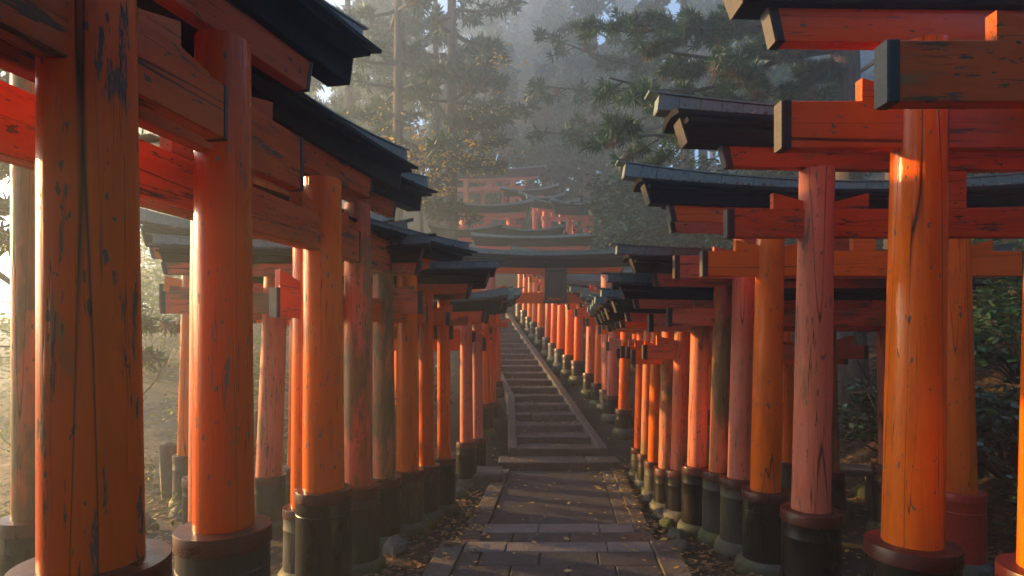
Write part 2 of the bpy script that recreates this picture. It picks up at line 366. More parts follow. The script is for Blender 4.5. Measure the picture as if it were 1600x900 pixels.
# ------------------------------------------------------------------ torii
unit_tile = MB().box(-.5, .5, -.5, .5, -.5, .5, .06).mesh('ridge_tile', RIDGE)
def sweep(m, poly, L, zf, n=20, cut=0.0, zref=0.0):
    rs = []
    for i in range(n+1):
        u = -1 + 2*i/n
        rs.append([(u*(L + cut*(z - zref)), y, z + zf(u)) for y, z in poly])
    return m.rings(rs)
def rect(d, z0, z1, c=.004):
    h = d/2
    return [(-h+c, z0), (-h, z0+c), (-h, z1-c), (-h+c, z1), (h-c, z1), (h, z1-c), (h, z0+c), (h-c, z0)]
def torii(label, anchor, ang, span, r, rc, hc, n0, n1, s0, sh, on, osh, ok, pm='orange', bm='beam', side='L', z0=None,
          kh=.15, rise=.18, detail=2, group=None, depth=None, collar=None, sleeve=None, lean=.02, roofw=.34, band=.03, right_red=False, name='torii_gate', cat='torii gate', nbase=None):
    ax, ay = anchor; dx, dy = math.cos(ang), math.sin(ang)
    sgn = 1 if side == 'L' else -1
    mx, my = ax + sgn*dx*span/2, ay + sgn*dy*span/2
    if z0 is None: z0 = g(ax, ay)
    T = tag(empty(name, (mx, my, z0), ang), label, cat, group)
    sleeve = sleeve or random.choice((BLACK, BLACK, BLACKM))
    seg = 40 if detail >= 2 else (24 if detail == 1 else 14)
    bd = depth or r*.62; ld = r*.95
    for s in (-1, 1):
        lx = s*span/2; wx, wy = mx + dx*lx, my + dy*lx
        gz = g(wx, wy) - z0
        cz = max(hc, gz + .3) if s != -sgn else hc
        ln = -s*lean; ly = random.uniform(-.006, .006); cz += random.uniform(-.02, .02) if s == sgn else 0
        m = MB(); prof = [(r*1.04, cz - .05)]
        H = s0 + .01
        for k in range(9): prof.append((r*(1.04 - .10*k/8), cz + (H - cz)*k/8))
        m.lathe(prof, seg, wob=.015, seed=random.random()*50, lean=(ln, ly))
        me = m.mesh('pillar', PM[(pm if isinstance(pm, str) else pm[(s+1)//2])+'z']); smooth_angle(me, 40)
        p = put('pillar', me, T, (lx - ln*cz, -ly*cz, 0))
        ox = ln*cz; oy = ly*cz
        if detail >= 1:
            m = MB(); rr = rc
            bz = gz + .10
            m.lathe([(rr*1.02, bz), (rr*1.0, bz+.03), (rr*.985, (bz+cz)/2), (rr*.975, cz-.155), (rr*.992, cz-.15), (rr*.992, cz-.145), (rr*.975, cz-.14), (rr*.98, cz-.066)], seg, cx=ox, cy=oy, wob=.008, seed=random.random()*9)
            me = m.mesh('sleeve', sleeve or BLACK); smooth_angle(me, 30); put('sleeve', me, p)
            if right_red and s == 1: me.materials[0] = REDCOL
            m = MB()
            m.lathe([(rr*1.0, cz-.068), (rr*1.02, cz-.064), (rr*1.02, cz-.003), (rr*1.012, cz), (r*.9, cz+.004)], seg, cx=ox, cy=oy)
            me = m.mesh('collar', collar or MAROON); smooth_angle(me, 30); put('collar', me, p)
            if right_red and s == 1: me.materials[0] = REDCOL
            m = MB(); q = rr*1.28
            m.lathe([(q*.7, gz-.08), (q*.95, gz-.05), (q*1.03, gz+.02), (q*.98, gz+.075), (q*.84, gz+.115), (q*.4, gz+.12)], 20 if detail > 1 else 14, cx=ox, cy=oy, wob=.07, seed=random.random()*99)
            me = m.mesh('base_stone', BSTONE); smooth_angle(me, 60); put('base_stone', me, p)
    BX = PM[bm+'x']
    def beam(nm, L, z_0, z_1, d, zf, cut=0.0, n=1):
        m = MB(); sweep(m, rect(d, z_0, z_1), L, zf, n, cut, z_0); o = m.build(nm, BX, T)
        if detail >= 1:
            for s in (-1, 1):
                u0 = 1 - band/L; u1 = 1 + .003/L
                b = MB(); rs = []
                for u in (u0, u1):
                    rs.append([(s*u*(L + cut*(z - z_0)), y, z + zf(u)) for y, z in rect(d+.006, z_0-.003, z_1+.003)])
                b.rings(rs); b.build('end_band', BAND, o)
                b = MB(); rs = []
                for u in (1 + .003/L, 1 + .014/L):
                    rs.append([(s*u*(L + cut*(z - z_0)), y, z + zf(u)) for y, z in rect(d+.004, z_0-.002, z_1+.002)])
                b.rings(rs); b.build('end_plate', PLATE if detail > 1 else BAND, o)
        return o
    flat = lambda u: 0.0
    nk = beam('tie_beam', span/2 + on, n0, n1, bd, flat, 0, 1)
    wh = (s0 - n1)*.42
    if wh > .02 and detail >= 1:
        for s in (-1, 1):
            for t in (-1, 1):
                xa = s*span/2 - s*lean*n1 + t*(r*.80); xb = xa + t*.20
                m = MB(); hw = bd*.36
                a, b = (xa, xb)
                m.rings([[(a, -hw, n1+.001), (a, hw, n1+.001), (a, hw, n1+wh*.45), (a, -hw, n1+wh*.45)],
                         [(b, -hw, n1+.001), (b, hw, n1+.001), (b, hw, n1+wh), (b, -hw, n1+wh)]])
                m.build('wedge', BX, nk)
    m = MB(); m.box(-r*.8, r*.8, -bd*.38, bd*.38, n1+.001, s0-.001, .006); m.build('centre_strut', BX, T)
    Lt = span/2 + ok + .02
    up = lambda u, L, k: rise*k*abs(u*L/Lt)**1.9
    Ls = span/2 + osh; Lk = span/2 + ok*.86 - .03; k0 = s0 + sh
    def sweep2(m, poly, L, z_0, z_1, ka, kb, n=18, cut=0.0):       # the underside curves less than the top
        rs = []
        for i in range(n+1):
            u = -1 + 2*i/n
            rs.append([(u*(L + cut*(z - z_0)), y, z + up(u, L, ka + (kb - ka)*(z - z_0)/(z_1 - z_0))) for y, z in poly])
        return m.rings(rs)
    beam('upper_beam', Ls, s0, s0+sh, bd*1.05, lambda u: up(u, Ls, .3), .22, 14)
    m = MB(); sweep2(m, rect(ld*1.35, k0+.002, k0+kh), Lk, k0, k0+kh, .3, .62, 18, .4)
    rb = m.build('lintel', ROOFB, T)
    if detail >= 1:
        for s in (-1, 1):
            b = MB(); rs = []
            for e in (.002, .010):
                rs.append([(s*(Lk + .4*(z - k0) + e), y, z + up(1, Lk, .3 + .32*(z - k0)/kh)) for y, z in rect(ld*1.35+.004, k0, k0+kh)])
            b.rings(rs); b.build('end_plate', PLATE if detail > 1 else BAND, rb)
    # shallow pitched roof boards and ridge
    Lr = Lk + .05 + .4*kh; zr = k0 + kh; hw = roofw/2
    prof = [(-hw, zr-.016), (-hw, zr+.008), (-ld*.5, zr+.04), (ld*.5, zr+.04), (hw, zr+.008), (hw, zr-.016), (ld*.5, zr+.003), (-ld*.5, zr+.003)]
    m = MB(); sweep(m, prof, Lr, lambda u: up(u, Lr, .62), 22, .5, zr); rf = m.build('roof', ROOFB, T)
    if detail >= 1:
        m = MB(); sweep(m, [(-hw*.84, zr-.044), (-hw*.84, zr-.022), (hw*.84, zr-.022), (hw*.84, zr-.044)], Lr - .05, lambda u: up(u, Lr - .05, .6), 18, .5, zr); m.build('eave_board', ROOFB, rf)
    zt = zr + .03; hh = .06
    nt = 2*max(5, int(Lt/.12)) if detail >= 2 else (12 if detail == 1 else 1)
    if nt > 1:
        for k in range(nt):
            ua = -1 + 2*k/nt; ub = ua + 2/nt; um = (ua+ub)/2
            za, zb = up(ua, Lt, .9), up(ub, Lt, .9); sl = math.atan2(zb-za, (ub-ua)*Lt); ln = math.hypot(zb-za, (ub-ua)*Lt)
            th = hh + up(um, Lt, .3)
            t = put('ridge_tile', unit_tile, rf, (um*Lt, 0, zt + hh/2 + (za+zb)/2 + up(um, Lt, -.10) + random.uniform(0, .003)))
            t.rotation_euler = (0, -sl, 0); t.scale = (ln - .004, ld*1.1, th)
        m = MB(); sweep(m, [(-ld*.62, zt+hh+.002), (-ld*.62, zt+hh+.012), (ld*.62, zt+hh+.012), (ld*.62, zt+hh+.002)], Lt+.02, lambda u: up(u, Lt+.02, .98), 22, .5, zt)
        m.build('ridge_cap', RIDGE, rf)
        if detail >= 2:
            m = MB()
            for _ in range(110):
                u = random.uniform(-.95, .95); sy = random.choice((-1, 1)); t_ = random.uniform(.05, 1.0)
                yl = sy*(ld*.55 + (hw - ld*.55)*t_); zl = zr + .04 - .032*t_ + up(u*Lr/Lt, Lt, .62) + .006
                a_ = random.random()*6.28; q = random.uniform(.012, .026); c_ = Vector((u*Lr, yl, zl)); e1 = Vector((math.cos(a_), math.sin(a_)*.8, random.gauss(0, .35)))*q; e2 = Vector((-math.sin(a_), math.cos(a_)*.8, random.gauss(0, .35)))*q*.6
                m.quad([c_ - e1, c_ - e2, c_ + e1, c_ + e2])
            m.build('fallen_leaves', LITTER, rf, kind='stuff')
    else:
        m = MB(); sweep2(m, rect(ld*1.2, zt, zt+hh), Lt, zt, zt+hh, .62, 1.0, 16, .5); m.build('ridge', RIDGE, rf)
    return T

def P(px, d): return (xat(px, d), d)
RG = 'torii gates of the right-hand row beside the path'
def right(label, px, d, nb, nt_, nend, sb, send, tipx, tipy, r=.105, rc=.17, hc=.63, pm='orange', bm='beam', span=1.65, ang=0, detail=2, z0=None, sh=.12, kh=.11, **kw):
    x = xat(px, d); z0 = g(x, d) if z0 is None else z0
    n0, n1 = zat(nb, d) - z0, zat(nt_, d) - z0; s0 = zat(sb, d) - z0
    topx = x + .02*s0
    on = x - xat(nend, d); osh = x - xat(send, d); ok = x - xat(tipx, d)
    rise = max(.06, zat(tipy, d) - z0 - (s0 + sh + kh + .09))
    return torii(label, (x, d), ang, span, r, rc, hc, n0, n1, s0, sh, on, osh, ok, pm, bm, 'L', z0, kh=kh, rise=min(rise, .3), detail=detail, group=RG, **kw)

right('orange torii at the right edge of the photo, its pillar cut by the frame', 1655, 2.05, 165, 70, 1382, -45, 1330, 1230, -150, r=.11, rc=.17, hc=.70, pm='orange', bm='beam')
right('glossy bright orange torii with chipped blue-grey flecks, largest pillar on the right', 1425, 2.65, 235, 162, 1220, 75, 1210, 1098, -45, r=.115, rc=.185, hc=.66, pm='orange', bm='red', sh=.15, kh=.17)
right('faded pink torii with scratched pillar beside the big glossy orange torii', 1267, 3.5, 372, 328, 1137, 268, 1135, 1030, 150, r=.102, rc=.165, hc=.66, pm='pink', bm='beam')
right('clean orange torii with plain orange tie beam right of the paved path', 1196, 4.55, 432, 393, 1098, 352, 1050, 978, 256, r=.108, rc=.17, pm='orange', bm='orange', span=1.5, right_red=True)
right('pink torii blotched with grey directly behind the clean orange torii', 1157, 4.98, 435, 400, 1055, 366, 1050, 1035, 300, r=.10, rc=.165, pm='pink', bm='pink', sleeve=BLACKM)
right('olive weathered torii with a mustard stained tie beam on the right', 1124, 5.22, 510, 482, 1044, 450, 1024, 966, 383, r=.085, rc=.145, pm='olive', bm='worn', sleeve=BLACKM, sh=.115)
right('pale red torii with a short pink tie beam on the right', 1089, 5.45, 518, 491, 1015, 484, 994, 952, 432, r=.085, rc=.14, pm='pink', bm='pink', sh=.085, kh=.10, span=1.78)
right('patchy brown and orange torii sixth from the stairs on the right', 1062, 5.88, 561, 539, 1006, 504, 981, 942, 452, r=.085, rc=.14, hc=.50, pm='worn', bm='pink', sh=.085, kh=.1, span=1.5)
right('orange torii with brown blotches fifth from the stairs on the right', 1042, 6.14, 569, 547, 988, 514, 972, 932, 462, r=.085, rc=.135, hc=.46, pm='worn', bm='orange', sh=.08, kh=.1, span=1.5)
right('slim orange torii fourth from the stairs on the right', 1023, 6.63, 560, 542, 980, 515, 965, 928, 468, r=.075, rc=.12, hc=.43, pm='orange', bm='red', sh=.08, kh=.1, span=1.5, detail=1)
right('slim brown-streaked torii third from the stairs on the right', 1011, 7.1, 558, 541, 972, 517, 958, 925, 474, r=.075, rc=.12, hc=.42, pm='worn', bm='pink', sh=.08, kh=.1, span=1.5, detail=1)
right('slim red torii standing just before the foot of the stairs, right', 999, 7.6, 560, 545, 965, 520, 952, 920, 478, r=.07, rc=.115, hc=.40, pm='red', bm='red', sh=.08, kh=.1, span=1.5, detail=1)
# up the right side of the stairs
ords = ['first', 'second', 'third', 'fourth', 'fifth', 'sixth', 'seventh', 'eighth', 'ninth', 'tenth', 'eleventh', 'twelfth', 'thirteenth', 'fourteenth']
SG = 'small torii gates climbing the right side of the stairs'
cl = ['red', 'pink', 'orange', 'pink', 'red', 'orange', 'orange', 'red', 'red', 'orange', 'red', 'orange', 'red', 'orange']
cn = {'red': 'red', 'pink': 'pinkish', 'orange': 'orange'}
for i, (px, d) in enumerate([(975, 8.9), (956, 9.45), (936, 10.0), (922, 10.5), (903, 11.2), (889, 11.55), (876, 11.95), (866, 12.35), (857, 12.8), (845, 13.6), (836, 14.1), (829, 14.6), (821, 15.3), (813, 16.0)]):
    x = xat(px, d); z0 = (d - STEP_Y0)*RISE/TREAD - .03
    hgt = [1.34, 1.38, 1.40, 1.40, 1.42, 1.42, 1.42, 1.45, 1.45, 1.5, 1.5, 1.5, 1.55, 1.55][i] + random.uniform(-.04, .04)
    torii('%s torii, %s up the right side of the stone stairs' % (cn[cl[i]], ords[i]), (x, d), R(4), 1.35, .082, .135, .43 - .0*i, hgt, hgt+.13, hgt+.30, .09,
          .22 + random.uniform(-.04, .06), .32, .48, cl[i], random.choice(['red', 'pink', 'orange']), 'L', z0, kh=.1, rise=.1, detail=1, group=SG, roofw=.28)

# left-hand row: the near gates stand along the path, seen end-on
def left(label, px, d, vp, span, n_b, n_t, s_b, sh, on, osh, ok, r, rc, colr, pm, bm, kh=.16, rise=.2, detail=2, side='R', z0=None, **kw):
    x = xat(px, d)
    ang = math.atan2(1, (vp - 800)/F) if vp is not None else 0
    zc = zat(colr, d); z0 = zc - .65 if z0 is None else z0
    return torii(label, (x, d), ang, span, r, rc, zc - z0, zat(n_b, d)-z0, zat(n_t, d)-z0, zat(s_b, d)-z0, sh, on, osh, ok, pm, bm, side, z0, kh=kh, rise=rise,
                 detail=detail, lean=.004, group='torii gates of the left-hand row beside the path', **kw)
left('huge dark red torii with black flaking cracks at the left edge', 145, 1.5, 960, 1.7, 122, 12, -150, .14, .47, .35, .6, .110, .172, 877, 'chip', 'beam', band=.006, roofw=.44)
left('smooth red-orange torii with wide black sleeve, second on the left', 350, 2.28, 1000, 1.7, 250, 150, 72, .15, .485, .53, 1.05, .105, .17, 822, 'red', 'beam', band=.012, roofw=.42, kh=.12, rise=.27)
left('clean orange torii with curved black roof, third on the left', 506, 3.7, 960, 2.45, 396, 342, 284, .15, .45, .62, 1.32, .122, .172, 763, ('worn', 'orange'), 'beam', band=.012, roofw=.42, kh=.12, rise=.27)  # darker beam paint stands in for shade on the tie beam
left('olive moss-stained torii half hidden behind the huge dark red torii', 58, 3.0, 960, 1.8, 120, 60, 20, .13, .1, .15, .25, .10, .155, 806, 'olive', 'beam')
left('orange torii streaked with olive moss, fourth on the left', 560, 4.57, 1000, 1.6, 412, 360, 322, .14, .54, .60, 1.35, .105, .165, 758, 'worn', 'beam', z0=0, band=.02, roofw=.42, kh=.12, rise=.25)
left('mossy green topped torii standing fifth on the left', 600, 5.16, None, 1.6, 490, 456, 432, .11, .33, .3, .38, .095, .15, 745, 'olive', 'worn', z0=0, kh=.1, rise=.06)
left('bright orange torii with a long steep roof, sixth on the left', 637, 5.5, 1180, 1.35, 505, 472, 421, .13, .30, .60, 1.15, .10, .155, 734, 'orange', 'red', z0=0, sleeve=BLACKM, band=.02, roofw=.42, kh=.12, rise=.08)
left('thin red torii, seventh on the left', 667, 5.85, None, 1.3, 508, 488, 460, .10, .22, .42, .70, .075, .13, 726, 'red', 'red', z0=0, kh=.11, rise=.03, sleeve=BLACKM)
left('thin orange torii with green mildewed beam end, eighth on the left', 694, 6.1, None, 1.3, 530, 509, 470, .10, .08, .25, .52, .068, .12, 715, 'orange', 'olive', z0=0, kh=.12, rise=.1)
left('pinkish red torii on a stone block at the stair foot', 729, 7.2, None, 1.3, 534, 519, 505, .13, .1, .2, .5, .078, .125, 690, 'pink', 'red', z0=.12, kh=.1, rise=.12)
left('second pinkish torii on the left of the stair foot', 746, 7.7, None, 1.3, 548, 528, 508, .12, .1, .12, .45, .072, .12, 684, 'pink', 'red', z0=.14, kh=.1, rise=.12, detail=1)
left('red torii, first up the left side of the stairs', 758, 8.9, None, 1.3, 530, 512, 495, .12, .1, .15, .5, .075, .12, 630, 'red', 'beam', z0=.27, kh=.1, rise=.12, detail=1)
left('red torii, second up the left side of the stairs', 768, 9.3, None, 1.3, 528, 511, 492, .12, .06, .12, .45, .075, .12, 628, 'red', 'red', z0=.38, kh=.1, rise=.12, detail=1)
left('red torii, third up the left side of the stairs', 776, 10.6, None, 1.3, 520, 504, 490, .1, .06, .12, .35, .075, .12, 595, 'red', 'pink', z0=.75, kh=.1, rise=.12, detail=1)
# far side of the left tunnel, square to the view
torii('sunlit orange torii with curled roof end behind the left row', P(291, 6.3), 0, 1.7, .085, .13, zat(710, 6.3)+.02, zat(482, 6.3)+.02, zat(444, 6.3)+.02, zat(412, 6.3)+.02, .14, .26, .34, .5,
      'orange', 'orange', 'L', -.02, kh=.14, rise=.24, group='torii gates of the left-hand row beside the path', sleeve=BLACKM)
torii('sunlit torii with leaning pale pink pillar behind the left row', P(420, 5.5), R(6), .9, .112, .15, zat(742, 5.5), zat(500, 5.5), zat(458, 5.5), zat(420, 5.5), .13, .28, .3, .36,
      'pink', 'pink', 'L', 0.0, kh=.14, rise=.12, group='torii gates of the left-hand row beside the path', sleeve=BLACKM, lean=.035)
torii('thin sunlit orange torii leaning behind the leaning pink pillar', P(461, 6.1), R(3), .9, .075, .125, zat(732, 6.1), zat(505, 6.1), zat(478, 6.1), zat(440, 6.1), .11, .42, .45, .5,
      'orange', 'orange', 'L', 0.0, kh=.12, rise=.1, group='torii gates of the left-hand row beside the path', sleeve=BLACKM, lean=.03)

# gate with the plaque across the stairs
d = 9.9; z0 = g(xat(764, d), d)
z0 = .5
PT = torii('wide torii with a dark name plaque spanning the stone stairs', (xat(763, d), d), 0, xat(950, d)-xat(763, d), .115, .16, .42, zat(474, d)-z0, zat(457, d)-z0, zat(428, d)-z0, .10,
           .12, .24, .50, 'pink', 'red', 'L', z0, kh=.17, rise=.10, lean=.006, roofw=.4)
Q = tag(empty('name_plaque', (xat(867, d), d - .13, zat(470, d))), 'dark weathered wooden name plaque hanging on the wide torii', 'plaque')
Q.rotation_euler = (R(6), 0, 0)
hw, hh = .185, .53
m = MB(); m.box(-hw+.05, hw-.05, -.01, .02, .05, hh-.04); m.build('board', PLQI, Q)
for nm, b in (('frame_side', (-hw, -hw+.06, -.035, .03, .0, hh)), ('frame_side', (hw-.06, hw, -.035, .03, .0, hh)), ('frame_top', (-hw+.062, hw-.062, -.03, .028, hh-.06, hh-.006)), ('frame_bottom', (-hw-.02, hw+.02, -.04, .032, -.05, -.002))):
    m = MB(); m.box(*b, .008); m.build(nm, PLQ, Q)
m = MB()
def stroke(x0, z0_, x1, z1_, wd=.012):
    v = Vector((x1-x0, 0, z1_-z0_)).normalized(); n_ = Vector((-v.z, 0, v.x))*wd/2
    a, b = Vector((x0, 0, z0_)), Vector((x1, 0, z1_))
    m.rings([[p + Vector((0, y, 0)) for p in (a - n_, b - n_, b + n_, a + n_)] for y in (-.02, -.011)])
for s_ in ((-.045,.36,.045,.36),(0,.40,0,.27),(-.05,.31,.05,.31),(-.05,.31,-.05,.24),(.05,.31,.05,.24),(-.03,.27,.03,.23),(.03,.27,-.03,.23),(-.06,.20,.06,.20),(0,.20,-.05,.11),(0,.20,.05,.11),(-.04,.155,.04,.155),(-.045,.10,.045,.10)):
    stroke(*s_)
m.build('lettering', PLATE, Q)

# hillside gates in the mist
HG = 'misty torii gates on the hillside'
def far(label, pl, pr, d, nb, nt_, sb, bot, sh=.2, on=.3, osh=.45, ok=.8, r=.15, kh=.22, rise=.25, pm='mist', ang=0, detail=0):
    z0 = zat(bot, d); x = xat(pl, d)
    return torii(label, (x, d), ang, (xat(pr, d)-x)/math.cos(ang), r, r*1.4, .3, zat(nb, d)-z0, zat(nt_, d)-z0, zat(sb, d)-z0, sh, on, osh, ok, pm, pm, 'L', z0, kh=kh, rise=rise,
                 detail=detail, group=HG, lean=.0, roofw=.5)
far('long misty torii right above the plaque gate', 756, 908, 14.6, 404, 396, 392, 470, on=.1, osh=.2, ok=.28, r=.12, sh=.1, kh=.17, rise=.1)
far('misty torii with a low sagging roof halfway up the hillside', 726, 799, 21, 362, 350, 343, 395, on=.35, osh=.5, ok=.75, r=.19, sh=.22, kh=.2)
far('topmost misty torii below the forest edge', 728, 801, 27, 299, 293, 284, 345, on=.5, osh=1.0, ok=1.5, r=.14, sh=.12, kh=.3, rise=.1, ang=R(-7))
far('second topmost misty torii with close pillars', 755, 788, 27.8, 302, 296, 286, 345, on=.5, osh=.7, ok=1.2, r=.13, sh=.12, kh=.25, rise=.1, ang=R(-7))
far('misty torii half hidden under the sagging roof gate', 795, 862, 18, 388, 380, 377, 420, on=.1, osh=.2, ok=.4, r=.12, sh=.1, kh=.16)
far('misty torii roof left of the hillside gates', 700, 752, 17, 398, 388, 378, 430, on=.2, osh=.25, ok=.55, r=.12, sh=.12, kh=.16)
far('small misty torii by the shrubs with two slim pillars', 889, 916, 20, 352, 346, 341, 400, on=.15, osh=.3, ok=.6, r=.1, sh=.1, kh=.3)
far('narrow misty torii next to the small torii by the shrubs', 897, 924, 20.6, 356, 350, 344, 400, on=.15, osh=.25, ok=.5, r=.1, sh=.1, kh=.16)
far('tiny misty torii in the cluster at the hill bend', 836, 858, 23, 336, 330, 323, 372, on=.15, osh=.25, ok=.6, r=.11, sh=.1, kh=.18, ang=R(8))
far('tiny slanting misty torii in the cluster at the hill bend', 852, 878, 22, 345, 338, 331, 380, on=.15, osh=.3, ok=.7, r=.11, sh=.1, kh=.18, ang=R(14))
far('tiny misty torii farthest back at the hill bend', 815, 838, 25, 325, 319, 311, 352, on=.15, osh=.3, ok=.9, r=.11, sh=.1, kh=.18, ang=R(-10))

# ------------------------------------------------------------------ trees
def blade(m, p, dirv, ln, wd, mi=0):
    s = dirv.cross(Vector((random.uniform(-1,1), random.uniform(-1,1), random.uniform(-1,1))))
    if s.length < 1e-4: return
    s = s.normalized()*wd
    m.quad([p - s*.5, p + dirv*ln*.55 - s*.8, p + dirv*ln, p + dirv*ln*.55 + s*.8], mi)
def tuft(m, p, axis, n, ln, wd, spread=1.0, mi=0):
    for _ in range(n):
        v = (axis + Vector((random.gauss(0, spread), random.gauss(0, spread), random.gauss(0, spread)))).normalized()
        blade(m, p, v, ln*random.uniform(.6, 1.1), wd, mi)
def bough(mw, ml, p0, p1, r0, tn, tb, ln, wd, sag=.1, side=.4, mi=0, brown=0.0, start=.3, nside=6):
    """a limb from p0 to p1 with side twigs that carry needle tufts"""
    p0, p1 = Vector(p0), Vector(p1); L = (p1 - p0).length; pts = []
    for i in range(7):
        t = i/6; q = p0.lerp(p1, t); q.z += -sag*L*math.sin(t*math.pi)*.8; q += Vector((random.gauss(0,.02), random.gauss(0,.02), random.gauss(0,.02)))*L*.5; pts.append(q)
    mw.tube(pts, [r0*(1 - .85*i/6) + .004 for i in range(7)], 6)
    ax = (p1 - p0).normalized(); lat = ax.cross(Vector((0,0,1))).normalized()
    for k in range(nside):
        t = start + (1 - start)*(k + random.random())/nside; i = min(5, int(t*6)); q = pts[i].lerp(pts[i+1], t*6 - i)
        s = random.choice((-1, 1)); tl = side*(1.15 - .6*t)*random.uniform(.6, 1.2)*L*.4
        e = q + (ax*.6 + lat*s*random.uniform(.3, 1.1) + Vector((0,0,random.uniform(-.45,.35)))).normalized()*tl
        mw.tube([q, q.lerp(e, .5) + Vector((0,0,-.03*tl)), e], [r0*.25+.003, r0*.15+.003, .003], 4)
        for j in range(tn):
            c = q.lerp(e, .3 + .75*(j + random.random())/tn) + Vector((random.gauss(0,.05), random.gauss(0,.05), random.gauss(0,.04)))*tl
            tuft(ml, c, (e - q).normalized()*.6 + Vector((0,0,.1)), tb, ln, wd, .75, 1 if random.random() < brown else mi)
    tuft(ml, p1, ax, tb, ln, wd, .6)

def trunk_mesh(h, r, seg=16, bend=.03, flare=1.5):
    m = MB(); rs = []; n = 14; ph = random.random()*6
    for i in range(n+1):
        t = i/n; z = h*t - .4*(1 - t); rr = r*(1 - .72*t)*(1 + (flare - 1)*max(0, 1 - t*9)**2)
        rs.append([(bend*h*math.sin(t*2.2+ph)*t + rr*math.cos(a)*(1+.06*math.sin(a*5+z)), rr*math.sin(a)*(1+.06*math.sin(a*4)) + bend*h*.5*math.cos(t*2+ph)*t, z) for a in [2*math.pi*j/seg for j in range(seg)]])
    m.rings(rs); me = m.mesh('trunk', BARK); smooth_angle(me, 60); return me

def far_cedar(h, base, spread, nb):
    mw, ml = MB(), MB()
    for k in range(nb):
        t = (k + random.random())/nb; z = h*(base + (1 - base)*t)
        ln = spread*(1 - t*.82)*random.uniform(.55, 1.1); a = random.random()*6.283
        e = Vector((math.cos(a)*ln, math.sin(a)*ln, z - ln*random.uniform(.0, .35)))
        p = Vector((0, 0, z)); mw.tube([p, p.lerp(e, .6) + Vector((0,0,.04*ln)), e], [.05, .03, .01], 3)
        for j in range(9):
            c = p.lerp(e, .25 + .8*random.random()) + Vector((random.gauss(0,.22), random.gauss(0,.22), random.gauss(0,.16)))
            tuft(ml, c, Vector((math.cos(a)*.5, math.sin(a)*.5, -.35)), 7, .52, .10, .6)
    return trunk_mesh(h, h*.016 + .08, 9), mw.mesh('limbs', TWIG), ml.mesh('crown', [CEDAR, CEDARB])
fars = [far_cedar(14, .18, 2.5, 88), far_cedar(14.5, .3, 2.3, 80), far_cedar(12, .1, 2.8, 85), far_cedar(13, .38, 2.0, 66)]
def place_tree(kind, x, y, s, label, group, rz=None):
    T = tag(empty('cedar_tree', (x, y, g(x, y) - .1), random.random()*6.28 if rz is None else rz), label, 'tree', group); T.scale = (s, s, s*random.uniform(.92, 1.08))
    for nm, me in zip(('trunk', 'limbs', 'crown'), fars[kind]): put(nm, me, T)
    return T
FT = [(-9, 33, 1), (-5.5, 30, 0), (-1.5, 37, 1), (2.2, 34, 0), (6, 33, 2), (9.5, 31, 1), (13, 34, 0), (17, 32, 2), (-13, 38, 0), (4, 41, 1), (-4, 43, 0), (8.5, 42, 0), (13, 42, 1), (19, 42, 0), (24, 40, 2), (-9, 44, 2),
      (1, 47, 0), (6, 50, 1), (11, 50, 0), (17, 51, 1), (-7, 51, 1), (23, 50, 0), (29, 47, 1), (-14, 47, 1)]
TALL = [(-.8, 44.5, 0), (1.3, 50.5, 1), (2.8, 44, 0), (-2.6, 49, 1)]
for x, y, k in TALL: place_tree(k, x, y, 1.22, 'hazy cedar in the misty forest at the top of the hill', 'hazy forest cedars')
LT = [(-13.5, 29.5, 0), (-16.5, 32, 2), (-13, 34.5, 0), (-17.5, 37, 1), (-21, 35, 2), (-18, 43, 0), (-12, 39, 2)]  # cedars added to keep the low sun out of the central valley
for i, (x, y, k) in enumerate(LT):
    place_tree(k, x, y, random.uniform(.9, 1.1), 'dim cedar added beyond the left row to block low sun', 'sun-blocking cedars added beyond the left row')
for x, y, k in FT:
    place_tree(k, x + random.uniform(-.6, .6), y + random.uniform(-1, 1), random.uniform(.85, 1.0), 'hazy cedar in the misty forest at the top of the hill', 'hazy forest cedars')
for x, y, k, s, l in ((5.4, 22, 2, .8, 'dim bushy cedar behind the shrubs right of the hillside gates'), (10.5, 24, 0, .95, 'dim cedar rising behind the right-hand roofs'), (3.6, 27.5, 0, .9, 'hazy cedar above the hill bend'),
                      (8.2, 18.5, 2, .8, 'dark bushy cedar up the slope behind the big right-hand trunk'), (13.5, 17, 1, 1.0, 'dark cedar at the far right of the slope'), (-9.8, 21, 1, .95, 'pale misty cedar above the second left roof'),
                      (-6.3, 27, 0, 1.0, 'misty cedar behind the straight left trunks'), (-3.2, 30.5, 2, .7, 'low misty cedar behind the topmost torii, left'), (-.6, 31, 2, .72, 'low misty cedar right above the topmost torii'), (1.6, 29.5, 2, .65, 'low misty cedar at the bend behind the tiny torii'), (3.9, 31, 2, .75, 'low misty cedar between the hill bend and the shrubs')):
    place_tree(k, x, y, s, l, None)

for x, y, k, s, l in ((-2.2, -5.5, 2, .9, 'dense unseen cedar added for shade, left behind the viewer'), (2.6, -5.0, 2, .9, 'dense unseen cedar added for shade, right behind the viewer'), (.2, -9, 0, 1.0, 'tall unseen cedar added for shade, straight behind the viewer'),
                      (-6.5, -8, 0, 1.0, 'unseen cedar added for shade, far left behind the viewer'), (6.5, -6.5, 2, 1.0, 'bushy unseen cedar added for shade, right behind the viewer'), (10, -2, 0, 1.0, 'unseen cedar added for shade on the bank to the right of the viewer'),
                      (12.5, 3.5, 2, .95, 'bushy unseen cedar added for shade up the bank outside the right edge'), (-3.5, -13, 1, 1.0, 'far unseen cedar added for shade, left of the path behind the viewer'), (4, -13, 1, 1.0, 'far unseen cedar added for shade, right of the path behind the viewer'), (-7.5, -2.8, 2, .8, 'bushy unseen cedar added for shade, left of the viewer')):
    place_tree(k, x, y, s, l, None)  # unseen cedars added to keep open sky light off the near pillars
